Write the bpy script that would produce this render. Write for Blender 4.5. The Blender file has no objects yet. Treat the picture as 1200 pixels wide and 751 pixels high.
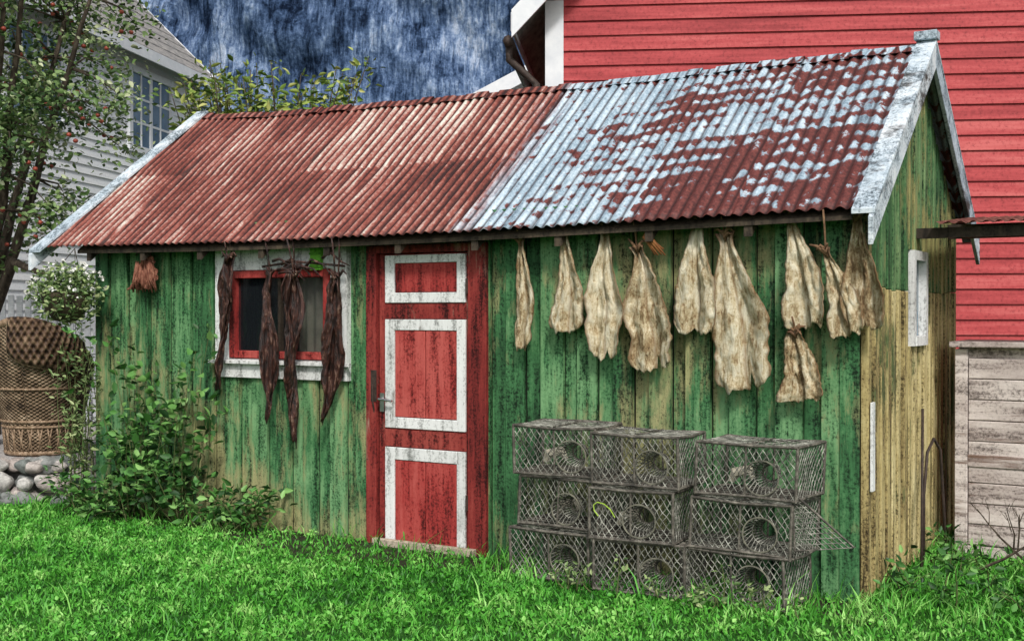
import bpy, math, random, bmesh
import numpy as np
from mathutils import Vector, noise as mn
random.seed(7); rng=np.random.default_rng(7)
C=bpy.context.scene.collection
R=random.uniform
def cw(x,z): return (1.76+.858*x-.5135*z, -6.755+.5135*x+.858*z)
def camxz(X,Y):
    dx=X-1.76; dy=Y+6.755
    return .858*dx+.5135*dy, -.5135*dx+.858*dy
# ---------------------------------------------------------------- materials
class M:
    def __init__(s,name,rough=.85,spec=.25,metal=0):
        s.m=bpy.data.materials.new(name); s.m.use_nodes=True; s.t=s.m.node_tree
        s.b=s.t.nodes['Principled BSDF']; s.b.inputs['Roughness'].default_value=rough
        s.b.inputs['Specular IOR Level'].default_value=spec; s.b.inputs['Metallic'].default_value=metal
        s.co=s.t.nodes.new('ShaderNodeTexCoord').outputs['Object']
    def put(s,sock,v):
        if isinstance(v,bpy.types.NodeSocket): s.t.links.new(v,sock)
        else:
            if isinstance(v,(tuple,list)) and len(v)==3 and sock.type=='RGBA': v=(*v,1)
            sock.default_value=v
    def noise(s,vec=None,scale=5,detail=4,rough=.6,dist=0):
        n=s.t.nodes.new('ShaderNodeTexNoise'); s.put(n.inputs['Vector'],s.co if vec is None else vec)
        n.inputs['Scale'].default_value=scale; n.inputs['Detail'].default_value=detail
        n.inputs['Roughness'].default_value=rough; n.inputs['Distortion'].default_value=dist
        return n.outputs['Fac']
    def vor(s,vec=None,scale=5,feature='F1',out='Distance'):
        n=s.t.nodes.new('ShaderNodeTexVoronoi'); n.feature=feature; s.put(n.inputs['Vector'],s.co if vec is None else vec)
        n.inputs['Scale'].default_value=scale; return n.outputs[out]
    def map(s,vec=None,scale=(1,1,1),loc=(0,0,0),rot=(0,0,0)):
        n=s.t.nodes.new('ShaderNodeMapping'); s.put(n.inputs['Vector'],s.co if vec is None else vec)
        n.inputs['Scale'].default_value=scale
        s.put(n.inputs['Location'],loc); n.inputs['Rotation'].default_value=rot; return n.outputs[0]
    def ramp(s,f,st,interp='LINEAR'):
        n=s.t.nodes.new('ShaderNodeValToRGB'); s.put(n.inputs[0],f); r=n.color_ramp; r.interpolation=interp
        while len(r.elements)<len(st): r.elements.new(.5)
        for e,(p,c) in zip(r.elements,st):
            e.position=p
            if not isinstance(c,(tuple,list)): c=(c,c,c)
            e.color=(*c,1)
        return n.outputs[0]
    def mix(s,f,a,b,blend='MIX'):
        n=s.t.nodes.new('ShaderNodeMix'); n.data_type='RGBA'; n.blend_type=blend
        s.put(n.inputs[0],f); s.put(n.inputs[6],a); s.put(n.inputs[7],b); return n.outputs[2]
    def math(s,op,a,b=0.0,c=None,clamp=False):
        n=s.t.nodes.new('ShaderNodeMath'); n.operation=op; n.use_clamp=clamp
        s.put(n.inputs[0],a); s.put(n.inputs[1],b)
        if c is not None: s.put(n.inputs[2],c)
        return n.outputs[0]
    def sep(s,vec=None):
        n=s.t.nodes.new('ShaderNodeSeparateXYZ'); s.put(n.inputs[0],s.co if vec is None else vec); return n.outputs
    def comb(s,x,y,z):
        n=s.t.nodes.new('ShaderNodeCombineXYZ')
        for i,v in enumerate((x,y,z)): s.put(n.inputs[i],v)
        return n.outputs[0]
    def attr(s,name='rnd'):
        n=s.t.nodes.new('ShaderNodeAttribute'); n.attribute_name=name; return n.outputs['Fac']
    def uv(s):
        n=s.t.nodes.new('ShaderNodeTexCoord'); return n.outputs['UV']
    def bump(s,h,strength=.5,dist=.01):
        n=s.t.nodes.new('ShaderNodeBump'); s.put(n.inputs['Height'],h)
        n.inputs['Strength'].default_value=strength; n.inputs['Distance'].default_value=dist
        s.t.links.new(n.outputs[0],s.b.inputs['Normal'])
    def col(s,c): s.put(s.b.inputs['Base Color'],c); return s

def paint(name,dark,mid,light,peel,thr=.6,grain=(16,16,1.6),soft=.06,grime=.55,rough=.75,low=0.0,bump=.6,fs=55):
    m=M(name,rough)
    r=m.attr()
    vec=m.map(loc=m.comb(m.math('MULTIPLY',r,37.),m.math('MULTIPLY',r,11.),m.math('MULTIPLY',r,23.)))
    streak=m.noise(m.map(vec,scale=grain),1.0,6,.7)
    broad=m.noise(vec,2.2,4,.6)
    fine=m.noise(vec,fs,4,.75)
    t=m.math('ADD',m.math('MULTIPLY',streak,.5),m.math('MULTIPLY',broad,.3))
    t=m.math('ADD',t,m.math('MULTIPLY',fine,.2))
    t=m.math('ADD',t,m.math('MULTIPLY',m.math('SUBTRACT',r,.5),.12))
    c=m.ramp(t,[(.36,dark),(.49,mid),(.62,light)])
    pk=m.noise(m.map(vec,scale=(grain[0]*.6,grain[1]*.6,grain[2]*1.3),loc=(5,3,1)),1.0,8,.75)
    pb=m.noise(m.map(loc=(9,2,4)),1.1,3,.5)
    p=m.math('ADD',m.math('MULTIPLY',pk,.55),m.math('MULTIPLY',pb,.45))
    if low:
        z=m.sep()[2]
        p=m.math('ADD',p,m.math('MULTIPLY',m.math('SUBTRACT',1.1,z),low))
    mask=m.ramp(p,[(thr-soft*.5,0),(thr+soft*.5,1)])
    peelc=m.mix(m.ramp(fine,[(.35,0),(.7,1)]),peel,tuple(x*.45 for x in peel))
    c=m.mix(mask,c,peelc)
    gm=m.ramp(m.math('ADD',m.math('MULTIPLY',fine,.5),m.math('MULTIPLY',streak,.5)),[(.40,1),(.50,0)])
    c=m.mix(m.math('MULTIPLY',gm,grime),c,tuple(x*.15 for x in dark))
    m.col(c)
    m.bump(m.math('ADD',m.math('MULTIPLY',streak,.8),m.math('MULTIPLY',mask,-.25)),bump,.012)
    return m.m

m_green=paint('green_paint',(.016,.054,.022),(.055,.18,.068),(.20,.39,.18),(.47,.46,.22),thr=.54,soft=.09,low=.030,grime=.92)
m_sidegreen=paint('side_green_paint',(.02,.06,.025),(.06,.16,.06),(.20,.31,.14),(.40,.37,.15),thr=.54,grime=.95)
m_recess_shade=paint('side_recess_shade',(.02,.03,.015),(.06,.075,.03),(.16,.15,.07),(.08,.12,.05),thr=.55,grime=.9)  # darker copy for recessed boards, shade between battens put into the colour
m_yellow=paint('ochre_paint',(.16,.11,.045),(.46,.37,.16),(.70,.61,.33),(.13,.18,.07),thr=.555,grime=.95)
m_red=paint('red_paint',(.13,.014,.014),(.36,.040,.036),(.50,.10,.085),(.55,.32,.25),thr=.655,grime=.8)
m_redframe=paint('red_frame_paint',(.08,.010,.010),(.24,.030,.026),(.36,.07,.055),(.45,.27,.20),thr=.60,grime=.9)
m_white=paint('white_paint',(.45,.46,.44),(.74,.75,.74),(.84,.85,.84),(.22,.19,.15),thr=.63,grime=.6)
m_barge=paint('weathered_white_paint',(.20,.27,.33),(.46,.55,.62),(.78,.82,.85),(.08,.075,.07),thr=.56,grime=.85,grain=(5,5,5))
m_brightgreen=paint('bright_green_paint',(.06,.22,.02),(.13,.42,.04),(.2,.55,.06),(.03,.08,.02),thr=.6)
m_wood=paint('weathered_wood',(.10,.08,.06),(.32,.27,.20),(.52,.45,.35),(.12,.1,.08),thr=.62)
m_crate=paint('pale_crate_wood',(.26,.20,.18),(.50,.43,.40),(.72,.65,.61),(.26,.16,.12),thr=.56,grime=.75,grain=(1.5,5,14))
m_darkwood=paint('dark_wood',(.02,.015,.012),(.05,.038,.028),(.10,.075,.05),(.16,.13,.09),thr=.68)

def simple(name,cols,scale=20,rough=.8,spec=.25,metal=0,b=.3,mp=(1,1,1),dist=.005):
    m=M(name,rough,spec,metal); n=m.noise(m.map(scale=mp),scale,5,.65)
    k=len(cols); m.col(m.ramp(n,[(.3+.4*i/(max(1,k-1)),c) for i,c in enumerate(cols)]))
    if b: m.bump(n,b,dist)
    return m.m
def tin():
    m=M('rusty_corrugated_iron',.6,.3)
    x,y,z=m.sep()
    ridge=m.math('SINE',m.math('MULTIPLY',x,2*math.pi/.0762))
    sheet=m.attr()
    n1=m.noise(m.map(scale=(13,1.4,1.4)),1,7,.72)
    n2=m.noise(None,1.6,4,.6); n3=m.noise(None,42,4,.75); n4=m.noise(m.map(loc=(3,7,1)),7,5,.65)
    t=m.math('ADD',m.math('MULTIPLY',n1,.50),m.math('MULTIPLY',ridge,.085))  # crests coloured lighter, highlights painted into the rust
    t=m.math('ADD',t,m.math('MULTIPLY',n3,.30)); t=m.math('ADD',t,m.math('MULTIPLY',m.math('SUBTRACT',sheet,.5),.12))
    t=m.math('ADD',t,m.math('MULTIPLY',n2,.2))
    rust=m.ramp(t,[(.36,(.030,.010,.009)),(.46,(.14,.035,.026)),(.54,(.29,.088,.065)),(.60,(.44,.27,.23)),(.68,(.66,.65,.57))])
    ph=m.noise(m.map(scale=(9,.3,.3)),1,2,.5)
    yy=m.math('ADD',y,m.math('MULTIPLY',ph,.16))
    yy=m.math('ADD',yy,m.math('MULTIPLY',n4,.14))
    yy=m.math('ADD',yy,m.math('MULTIPLY',ridge,.016))
    saw=m.math('SINE',m.math('MULTIPLY',yy,2*math.pi*8.5))
    pm=m.math('ADD',m.math('MULTIPLY',saw,.070),m.math('MULTIPLY',n2,.60))
    pm=m.math('ADD',pm,m.math('MULTIPLY',n4,.55))
    pm=m.math('ADD',pm,m.math('MULTIPLY',n3,.26))
    pm=m.math('ADD',pm,m.math('MULTIPLY',ridge,-.035))
    pm=m.math('ADD',pm,m.math('MULTIPLY',m.math('SUBTRACT',sheet,.5),.14))
    bias=m.ramp(m.math('ADD',m.math('MULTIPLY',x,.25),.7),[(.10,-.0),(.28,.0),(.42,.07),(.8,.055)])
    pm=m.math('ADD',pm,bias)
    mk=m.ramp(pm,[(.735,0),(.785,1)])
    blue=m.ramp(m.math('ADD',m.math('MULTIPLY',n1,.6),m.math('MULTIPLY',n3,.4)),[(.36,(.09,.13,.17)),(.47,(.29,.39,.47)),(.60,(.58,.68,.75))])
    rust2=m.ramp(n3,[(.3,(.035,.010,.010)),(.6,(.17,.045,.038)),(.8,(.32,.13,.10))])
    painted=m.mix(mk,blue,rust2)
    edge=m.math('ADD',x,m.math('MULTIPLY',m.math('SUBTRACT',n1,.5),.9))
    sel=m.ramp(m.math('MULTIPLY',m.math('ADD',edge,3.5),.5),[(.44,0),(.56,1)])
    c=m.mix(sel,rust,painted)
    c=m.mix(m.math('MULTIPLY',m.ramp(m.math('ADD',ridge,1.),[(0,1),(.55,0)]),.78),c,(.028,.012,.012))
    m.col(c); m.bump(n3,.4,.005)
    return m.m
m_tin=tin()
def fishm():
    m=M('dried_fish_skin',.6,.3); u,v,_=m.sep(m.uv()); r=m.attr('seed')
    vec=m.map(loc=m.comb(m.math('MULTIPLY',r,30.),0.,m.math('MULTIPLY',r,9.)))
    n=m.noise(m.map(vec,scale=(30,30,8)),1,8,.75,.8); n2=m.noise(vec,80,4,.75); n3=m.noise(vec,9,3,.6,.5)
    t=m.math('ADD',m.math('MULTIPLY',n,.55),m.math('MULTIPLY',n2,.2)); t=m.math('ADD',t,m.math('MULTIPLY',n3,.25))
    t=m.math('ADD',t,m.math('MULTIPLY',m.math('SUBTRACT',r,.5),.08))
    c=m.ramp(t,[(.38,(.09,.05,.022)),(.445,(.32,.22,.11)),(.50,(.58,.48,.30)),(.58,(.80,.74,.57))])
    mid=m.math('ABSOLUTE',m.math('SUBTRACT',u,.5))
    c=m.mix(m.ramp(mid,[(.0,.6),(.045,0)]),c,(.22,.12,.05))
    c=m.mix(m.ramp(mid,[(.43,0),(.5,.8)]),c,(.17,.09,.035))
    c=m.mix(m.ramp(v,[(0,.85),(.16,0)]),c,(.13,.06,.03))
    m.col(c); m.bump(t,1,.03); return m.m
m_fish=fishm()
m_dark=simple('dark_dried_fish',[(.006,.004,.004),(.022,.011,.009),(.07,.022,.014),(.28,.18,.13)],11,.45,.5,b=1,mp=(3,3,1),dist=.03)
m_string=simple('twine',[(.10,.05,.03),(.25,.15,.08)],30)
m_iron=simple('dark_iron',[(.02,.016,.014),(.08,.055,.045)],30,.6)
m_potframe=simple('tarred_frame',[(.03,.028,.024),(.10,.09,.075),(.26,.24,.20)],22,.7)
m_steel=simple('brushed_steel',[(.45,.45,.45),(.65,.65,.64)],30,.35,.5,1,b=.1)
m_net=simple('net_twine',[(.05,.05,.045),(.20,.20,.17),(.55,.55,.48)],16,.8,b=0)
m_netback=simple('net_twine_dark',[(.02,.022,.018),(.07,.07,.058),(.14,.14,.12)],16,.8,b=0)  # darker copy of the net twine, for back and inner nets
m_netpale=simple('net_pale',[(.06,.06,.05),(.26,.25,.19)],14,.8)
m_cream=simple('cream_float',[(.3,.27,.2),(.6,.56,.45)],9,.6)
m_ropey=simple('lime_rope',[(.3,.5,.05),(.5,.7,.1)],14,.6)
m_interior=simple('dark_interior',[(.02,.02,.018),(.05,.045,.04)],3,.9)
m_curtain=simple('curtain',[(.35,.35,.28),(.6,.58,.46)],7,.9,b=.1)
def leafm(name,cols,rough=.5):
    m=M(name,rough,.35); r=m.attr(); m.col(m.ramp(r,[(i/(len(cols)-1),c) for i,c in enumerate(cols)]))
    return m.m
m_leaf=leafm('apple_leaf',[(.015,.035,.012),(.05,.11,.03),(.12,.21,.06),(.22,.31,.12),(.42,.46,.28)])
m_leaf2=leafm('yellowgreen_leaf',[(.05,.10,.02),(.14,.24,.04),(.30,.38,.08),(.42,.42,.14)])
m_leaf3=leafm('shrub_leaf',[(.010,.035,.010),(.030,.11,.02),(.08,.23,.045),(.22,.42,.12)])
m_leaf4=leafm('pale_leaf',[(.05,.10,.03),(.13,.22,.07),(.26,.36,.14),(.36,.42,.2)])
m_flower=leafm('white_flower',[(.6,.6,.55),(.85,.85,.82)])
m_apple=simple('apple_skin',[(.22,.03,.02),(.42,.10,.06)],6,.4,.4)
m_bark=simple('bark',[(.02,.016,.012),(.07,.055,.04),(.15,.12,.09)],8,.9,b=.8,mp=(3,3,1),dist=.02)
m_stem=simple('green_stem',[(.06,.09,.03),(.14,.16,.06)],20)
def grassm():
    m=M('grass_blade',.5,.3); r=m.attr()
    n=m.noise(None,2.4,5,.7); n2=m.noise(None,.55,3,.5)
    t=m.math('ADD',m.math('MULTIPLY',r,.55),m.math('MULTIPLY',n,.55)); t=m.math('ADD',t,m.math('MULTIPLY',m.math('SUBTRACT',n2,.5),.5))
    c=m.ramp(t,[(.22,(.006,.034,.006)),(.40,(.030,.16,.015)),(.60,(.095,.38,.038)),(.84,(.34,.64,.17))])
    m.col(c); return m.m
m_grass=grassm()
def groundm():
    m=M('ground_soil_grass',.95,.1); n=m.noise(None,9,6,.7); b=m.noise(None,.6,3)
    m.col(m.mix(m.ramp(b,[(.4,0),(.6,.3)]),m.ramp(n,[(.3,(.008,.025,.005)),(.5,(.018,.08,.010)),(.7,(.045,.16,.02))]),(.05,.10,.03)))
    m.bump(n,.8,.03); return m.m
m_ground=groundm()
m_soil=simple('dark_soil',[(.010,.010,.007),(.03,.03,.016),(.05,.07,.025)],14,.95,b=.8,dist=.02)
m_terrace=simple('gravel_terrace',[(.18,.17,.17),(.36,.34,.33),(.5,.48,.46)],25,.9,b=.6)
def rockm():
    m=M('field_stone',.85); r=m.attr(); n=m.noise(None,14,6,.7)
    base=m.ramp(r,[(0,(.16,.18,.17)),(.35,(.32,.33,.32)),(.6,(.46,.39,.36)),(1,(.62,.61,.58))])
    m.col(m.mix(1.0,base,m.ramp(n,[(.3,.3),(.65,1.1)]),'MULTIPLY')); m.bump(n,.6,.02); return m.m
m_rock=rockm()
def wicker(name,cols,pu=.07,pv=.045):
    m=M(name,.6,.3); u,v,_=m.sep(m.uv())
    a=m.math('SINE',m.math('MULTIPLY',u,2*math.pi/pu)); b=m.math('SINE',m.math('MULTIPLY',v,2*math.pi/pv))
    w=m.math('MULTIPLY',a,b); n=m.noise(None,9,5,.65)
    row=m.math('SINE',m.math('MULTIPLY',v,4*math.pi/pv))
    t=m.math('ADD',m.math('MULTIPLY',w,.13),m.math('MULTIPLY',n,.9)); t=m.math('ADD',t,m.math('MULTIPLY',row,.06))
    m.col(m.ramp(t,[(.28,cols[0]),(.46,cols[1]),(.68,cols[2])])); m.bump(w,.9,.015); return m.m
m_wicker=wicker('woven_wicker',[(.035,.022,.013),(.20,.135,.08),(.52,.40,.28)],.05,.032)
m_pad=wicker('quilted_pad',[(.02,.010,.006),(.12,.070,.042),(.32,.22,.14)],.05,.10)
m_wick2=simple('cane_rim',[(.08,.05,.03),(.28,.19,.12),(.45,.34,.24)],30,.5)
def claddm(name,cols,dark):
    m=M(name,.6); r=m.attr(); n=m.noise(m.map(scale=(.6,.6,9)),1.5,5,.65); f=m.noise(None,30,4,.7)
    t=m.math('ADD',m.math('MULTIPLY',n,.6),m.math('ADD',m.math('MULTIPLY',f,.25),m.math('MULTIPLY',r,.15)))
    m.col(m.mix(m.ramp(f,[(.3,.5),(.45,0)]),m.ramp(t,[(.35,cols[0]),(.5,cols[1]),(.65,cols[2])]),dark)); m.bump(n,.2,.01); return m.m
m_redclad=claddm('red_clapboard',[(.27,.026,.030),(.43,.056,.060),(.55,.12,.115)],(.11,.010,.012))
m_whiteclad=claddm('white_clapboard',[(.70,.74,.77),(.80,.82,.83),(.85,.86,.86)],(.45,.48,.52))
m_slate=simple('grey_slate',[(.14,.14,.14),(.27,.26,.25),(.42,.39,.36)],6,.8,mp=(1,1,4))
m_trim=simple('white_trim',[(.65,.68,.72),(.8,.82,.84)],6,.6,b=.1)
def glassm(name,c,alpha=.35):
    m=M(name,.05,.5); m.col(c); m.b.inputs['Alpha'].default_value=alpha; return m.m
m_glass=glassm('window_glass',(.02,.025,.03),.35)
m_pane=simple('house_pane',[(.05,.09,.13),(.16,.24,.32)],1.2,.1,.8,b=0)
def mountm():
    m=M('blue_rock_face',1.,.0)
    x,y,z=m.sep()
    lat=m.math('ADD',m.math('MULTIPLY',x,.858),m.math('MULTIPLY',y,.5135))
    dep=m.math('MULTIPLY',m.math('ADD',m.math('MULTIPLY',x,-.5135),m.math('MULTIPLY',y,.858)),.12)
    p=m.comb(lat,dep,z)
    b=m.noise(m.map(p,scale=(.035,.035,.03)),1,4,.55)
    a=m.noise(m.map(p,scale=(.22,.2,.10),rot=(0,.45,0)),1,9,.66)
    s=m.noise(m.map(p,scale=(1.4,1.,.16)),1,5,.6)
    f=m.noise(p,1.5,4,.7)
    cr=m.vor(m.map(p,scale=(.35,.3,.12),rot=(0,.3,0)),1.0,'DISTANCE_TO_EDGE')
    t=m.math('ADD',m.math('MULTIPLY',a,.42),m.math('ADD',m.math('MULTIPLY',b,.25),m.math('MULTIPLY',s,.20)))
    t=m.math('ADD',t,m.math('MULTIPLY',f,.15))
    t=m.math('ADD',t,m.math('MULTIPLY',m.ramp(cr,[(0,1),(.10,0)]),-.03))
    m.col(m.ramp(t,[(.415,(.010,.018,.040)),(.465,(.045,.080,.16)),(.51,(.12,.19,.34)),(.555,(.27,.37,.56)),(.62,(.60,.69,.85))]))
    m.bump(m.math('ADD',a,m.math('MULTIPLY',s,.5)),1,4.); return m.m
m_mount=mountm()

# ---------------------------------------------------------------- mesh builder
def empty(name,loc=(0,0,0)):
    o=bpy.data.objects.new(name,None); o.empty_display_size=.2; C.objects.link(o); o.location=loc; return o
class MB:
    def __init__(s): s.v=[];s.f=[];s.m=[];s.r=[];s.uv=None
    def add(s,vs,fs,mi=0,r=None):
        b=len(s.v); s.v+=vs; r=random.random() if r is None else r
        for f in fs: s.f.append([b+i for i in f]); s.m.append(mi); s.r.append(r)
    def box(s,x0,x1,y0,y1,z0,z1,mi=0,r=None,T=None):
        vs=[(x0,y0,z0),(x1,y0,z0),(x1,y1,z0),(x0,y1,z0),(x0,y0,z1),(x1,y0,z1),(x1,y1,z1),(x0,y1,z1)]
        if T: vs=[T(*p) for p in vs]
        s.hexa(vs,mi,r)
    def hexa(s,vs,mi=0,r=None):
        s.add(vs,[(0,3,2,1),(4,5,6,7),(0,1,5,4),(1,2,6,5),(2,3,7,6),(3,0,4,7)],mi,r)
    def tube(s,pts,rad,n=6,mi=0,r=None,cap=True):
        pts=[Vector(p) for p in pts]
        if not isinstance(rad,(list,tuple)): rad=[rad]*len(pts)
        vs=[];fs=[]; k=len(pts); up=None
        for i,p in enumerate(pts):
            d=(pts[min(i+1,k-1)]-pts[max(i-1,0)]); d=d.normalized() if d.length>1e-9 else Vector((0,0,1))
            if up is None: up=Vector((0,0,1)) if abs(d.z)<.9 else Vector((1,0,0))
            a=d.cross(up)
            if a.length<1e-6: a=d.cross(Vector((0,1,0)))
            a.normalize(); b=a.cross(d); up=b
            for j in range(n):
                t=2*math.pi*j/n; q=p+(a*math.cos(t)+b*math.sin(t))*rad[i]; vs.append(tuple(q))
        for i in range(k-1):
            for j in range(n):
                j2=(j+1)%n; fs.append((i*n+j,i*n+j2,(i+1)*n+j2,(i+1)*n+j))
        if cap and n>2: fs.append(tuple(range(n))[::-1]); fs.append(tuple((k-1)*n+j for j in range(n)))
        s.add(vs,fs,mi,r)
    def build(s,name,mats,parent=None,smooth=False,bevel=0,solid=0,seed=None):
        me=bpy.data.meshes.new(name); me.from_pydata(s.v,[],s.f)
        for m in mats: me.materials.append(m)
        me.polygons.foreach_set('material_index',s.m)
        at=me.attributes.new('rnd','FLOAT','FACE'); at.data.foreach_set('value',s.r)
        if seed is not None:
            at=me.attributes.new('seed','FLOAT','FACE'); at.data.foreach_set('value',[seed]*len(s.f))
        if s.uv:
            ul=me.uv_layers.new(name='UVMap'); li=[0]*len(me.loops); me.loops.foreach_get('vertex_index',li)
            arr=[]
            for i in li: arr+= s.uv[i] if i<len(s.uv) else (0.2,0.05)
            ul.data.foreach_set('uv',arr)
        if smooth: me.polygons.foreach_set('use_smooth',[True]*len(s.f))
        me.update(); o=bpy.data.objects.new(name,me); C.objects.link(o)
        if parent: o.parent=parent
        if bevel:
            b=o.modifiers.new('b','BEVEL'); b.width=bevel; b.segments=1; b.limit_method='ANGLE'
        if solid:
            b=o.modifiers.new('s','SOLIDIFY'); b.thickness=solid; b.offset=0
        return o
def npmesh(name,verts,faces_n,loops,mat,rnd,parent=None):
    me=bpy.data.meshes.new(name); me.vertices.add(len(verts)); me.vertices.foreach_set('co',verts.astype(np.float32).ravel())
    me.loops.add(len(loops)); me.loops.foreach_set('vertex_index',loops.astype(np.int32))
    starts=np.concatenate([[0],np.cumsum(faces_n)[:-1]]).astype(np.int32)
    me.polygons.add(len(faces_n)); me.polygons.foreach_set('loop_start',starts)
    me.materials.append(mat)
    me.update(calc_edges=True)
    at=me.attributes.new('rnd','FLOAT','FACE'); at.data.foreach_set('value',rnd.astype(np.float32))
    o=bpy.data.objects.new(name,me); C.objects.link(o)
    if parent: o.parent=parent
    return o
def leaves(name,pos,size,mat,parent=None,width=.5,up=.2,rnd=None,dirs=None):
    pos=np.asarray(pos,float); N=len(pos); size=np.broadcast_to(size,(N,))*rng.uniform(.6,1.25,N)
    d=rng.normal(size=(N,3)); d[:,2]=d[:,2]*.6+up
    if dirs is not None: d=d*.6+dirs
    d/=np.linalg.norm(d,axis=1)[:,None]
    n=rng.normal(size=(N,3)); n[:,2]+=1.; n-= (n*d).sum(1)[:,None]*d; n/=np.linalg.norm(n,axis=1)[:,None]
    s=np.cross(d,n); S=size[:,None]
    v=np.empty((N,6,3)); 
    v[:,0]=pos; v[:,1]=pos+d*S*.35+s*S*width*.5+n*S*.08; v[:,2]=pos+d*S*.72+s*S*width*.34+n*S*.02
    v[:,3]=pos+d*S-n*S*.12; v[:,4]=pos+d*S*.72-s*S*width*.34+n*S*.02; v[:,5]=pos+d*S*.35-s*S*width*.5+n*S*.08
    base=(np.arange(N)*6)[:,None]
    loops=(base+np.array([0,1,2,3,0,3,4,5])[None]).ravel()
    fn=np.full(N*2,4); r=rng.random(N) if rnd is None else rnd
    return npmesh(name,v.reshape(-1,3),fn,loops,mat,np.repeat(r,2),parent)

# ---------------------------------------------------------------- SHED
shed=empty('green_shed')
L=-6.29; D=2.49; YE=-.25; YR=1.24
def He(x):
    return float(np.interp(x,[-6.7,-4.5,-2.5,0.1],[2.165,2.14,2.15,2.195]))
def Hr(x):
    return float(np.interp(x,[-6.4,-5.6,-4.3,-2.5,0.1],[3.43,3.37,3.34,3.32,3.33]))
def roofz(x,y):
    h0,h1=He(x),Hr(x)
    if y<=YR: return h0+(h1-h0)*(y-YE)/(YR-YE)
    return h1-(h1-h0)*(y-YR)/(YR-YE)
DX0,DX1,DZ=-3.447,-2.448,2.09
WX0,WX1,WZ0,WZ1=-4.86,-3.66,1.18,2.10
def clipboard(mb,xa,xb,yf,yb,z0,z1,mi=0):
    def cut(segs,a,b):
        o=[]
        for p,q in segs:
            if q<=a or p>=b: o.append((p,q))
            else:
                if p<a: o.append((p,a))
                if q>b: o.append((b,q))
        return o
    outs=cut(cut([(xa,xb)],DX0,DX1),WX0,WX1)
    r=random.random()
    for p,q in outs: mb.box(p,q,yf,yb,z0+R(-.03,0),z1,mi,r)
    for a,b,zlo,zhi in ((DX0,DX1,None,DZ),(WX0,WX1,WZ0,WZ1)):
        p,q=max(xa,a),min(xb,b)
        if q-p>.004:
            mb.box(p,q,yf,yb,zhi,z1,mi,r)
            if zlo: mb.box(p,q,yf,yb,z0,zlo,mi,r)
mb=MB(); x=L
clipboard(mb,L+.01,-.04,.030,.036,-.03,2.30,1)  # added dark sheet, stands in for the shade inside the board gaps
x=L
while x<-.05:
    w=R(.130,.165); x2=min(x+w,-.002); j=R(-.004,.004)
    clipboard(mb,x,x2,-.028+j,.003,-.03,2.30); x=x2+R(.09,.125)
    g0=R(.004,.009); g1=R(.004,.010)
    if x<-.06: clipboard(mb,x2+g0,x-g1,.002+R(-.003,.006),.026,-.03,2.31)
mb.box(-.11,.001,-.037,-.0325,-.03,2.3,0)
mb.box(DX1,-.0,-.060,-.0375,2.16,2.30,0); mb.box(L,WX0-.05,-.060,-.0375,2.13,2.27,0)
mb.build('front_cladding',[m_green,m_interior],shed,bevel=.004)
mb=MB(); y=.0
WS=(1.05,1.46,1.41,2.02); zc=1.76
def sb(y0,y1,xa,xb,m0=0,m1=1):
    r=random.random(); c=zc+R(-.01,.01)
    zt0=roofz(.05,y0)-.07; zt1=roofz(.05,y1)-.07
    if y1>WS[0] and y0<WS[1]:
        mb.box(xa,xb,y0,y1,-.03,WS[2],m1,r)
        mb.hexa([(xa,y0,WS[3]),(xb,y0,WS[3]),(xb,y1,WS[3]),(xa,y1,WS[3]),(xa,y0,zt0),(xb,y0,zt0),(xb,y1,zt1),(xa,y1,zt1)],m0,r)
        return
    mb.box(xa,xb,y0,y1,-.03+R(-.03,0),c,m1,r)
    mb.hexa([(xa,y0,c+.003),(xb,y0,c+.003),(xb,y1,c+.003),(xa,y1,c+.003),(xa,y0,zt0),(xb,y0,zt0),(xb,y1,zt1),(xa,y1,zt1)],m0,r)
while y<D-.01:
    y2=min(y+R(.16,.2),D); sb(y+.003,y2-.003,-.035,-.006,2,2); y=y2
y=.0
while y<D-.02:
    y2=min(y+R(.07,.095),D); sb(y,y2,-.003,.036+R(0,.01)); y=y2+R(.045,.075)
mb.build('side_cladding',[m_sidegreen,m_yellow,m_recess_shade],shed,bevel=.004)
mb=MB()
mb.box(L,0-.045,D-.03,D,-.03,2.3,0); 
mb.hexa([(L-.02,0.03,0),(L,0.03,0),(L,D-.03,0),(L-.02,D-.03,0),(L-.02,0.03,2.3),(L,0.03,2.3),(L,D-.03,2.3),(L-.02,D-.03,2.3)],0)
mb.add([(L-.01,0,2.3),(L-.01,D,2.3),(L-.01,YR,3.25)],[(0,1,2)],0)
mb.build('rear_walls',[m_green],shed)
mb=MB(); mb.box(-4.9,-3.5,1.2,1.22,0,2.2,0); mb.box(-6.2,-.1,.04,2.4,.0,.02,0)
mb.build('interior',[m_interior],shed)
mb=MB(); mb.box(.047,.061,.012,.075,.62,1.12,0); mb.build('white_strip',[m_white],shed,bevel=.002)
mb=MB(); y0,y1,z0,z1=WS
mb.box(.0,.06,y0,y0+.06,z0,z1); mb.box(.0,.06,y1-.06,y1,z0,z1); mb.box(.0,.059,y0+.06,y1-.06,z1-.06,z1); mb.box(.0,.065,y0+.06,y1-.06,z0,z0+.06)
mb.box(.005,.01,y0+.06,y1-.06,z0+.06,z1-.06,1)
mb.build('side_window',[m_white,m_pane],shed)
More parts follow.
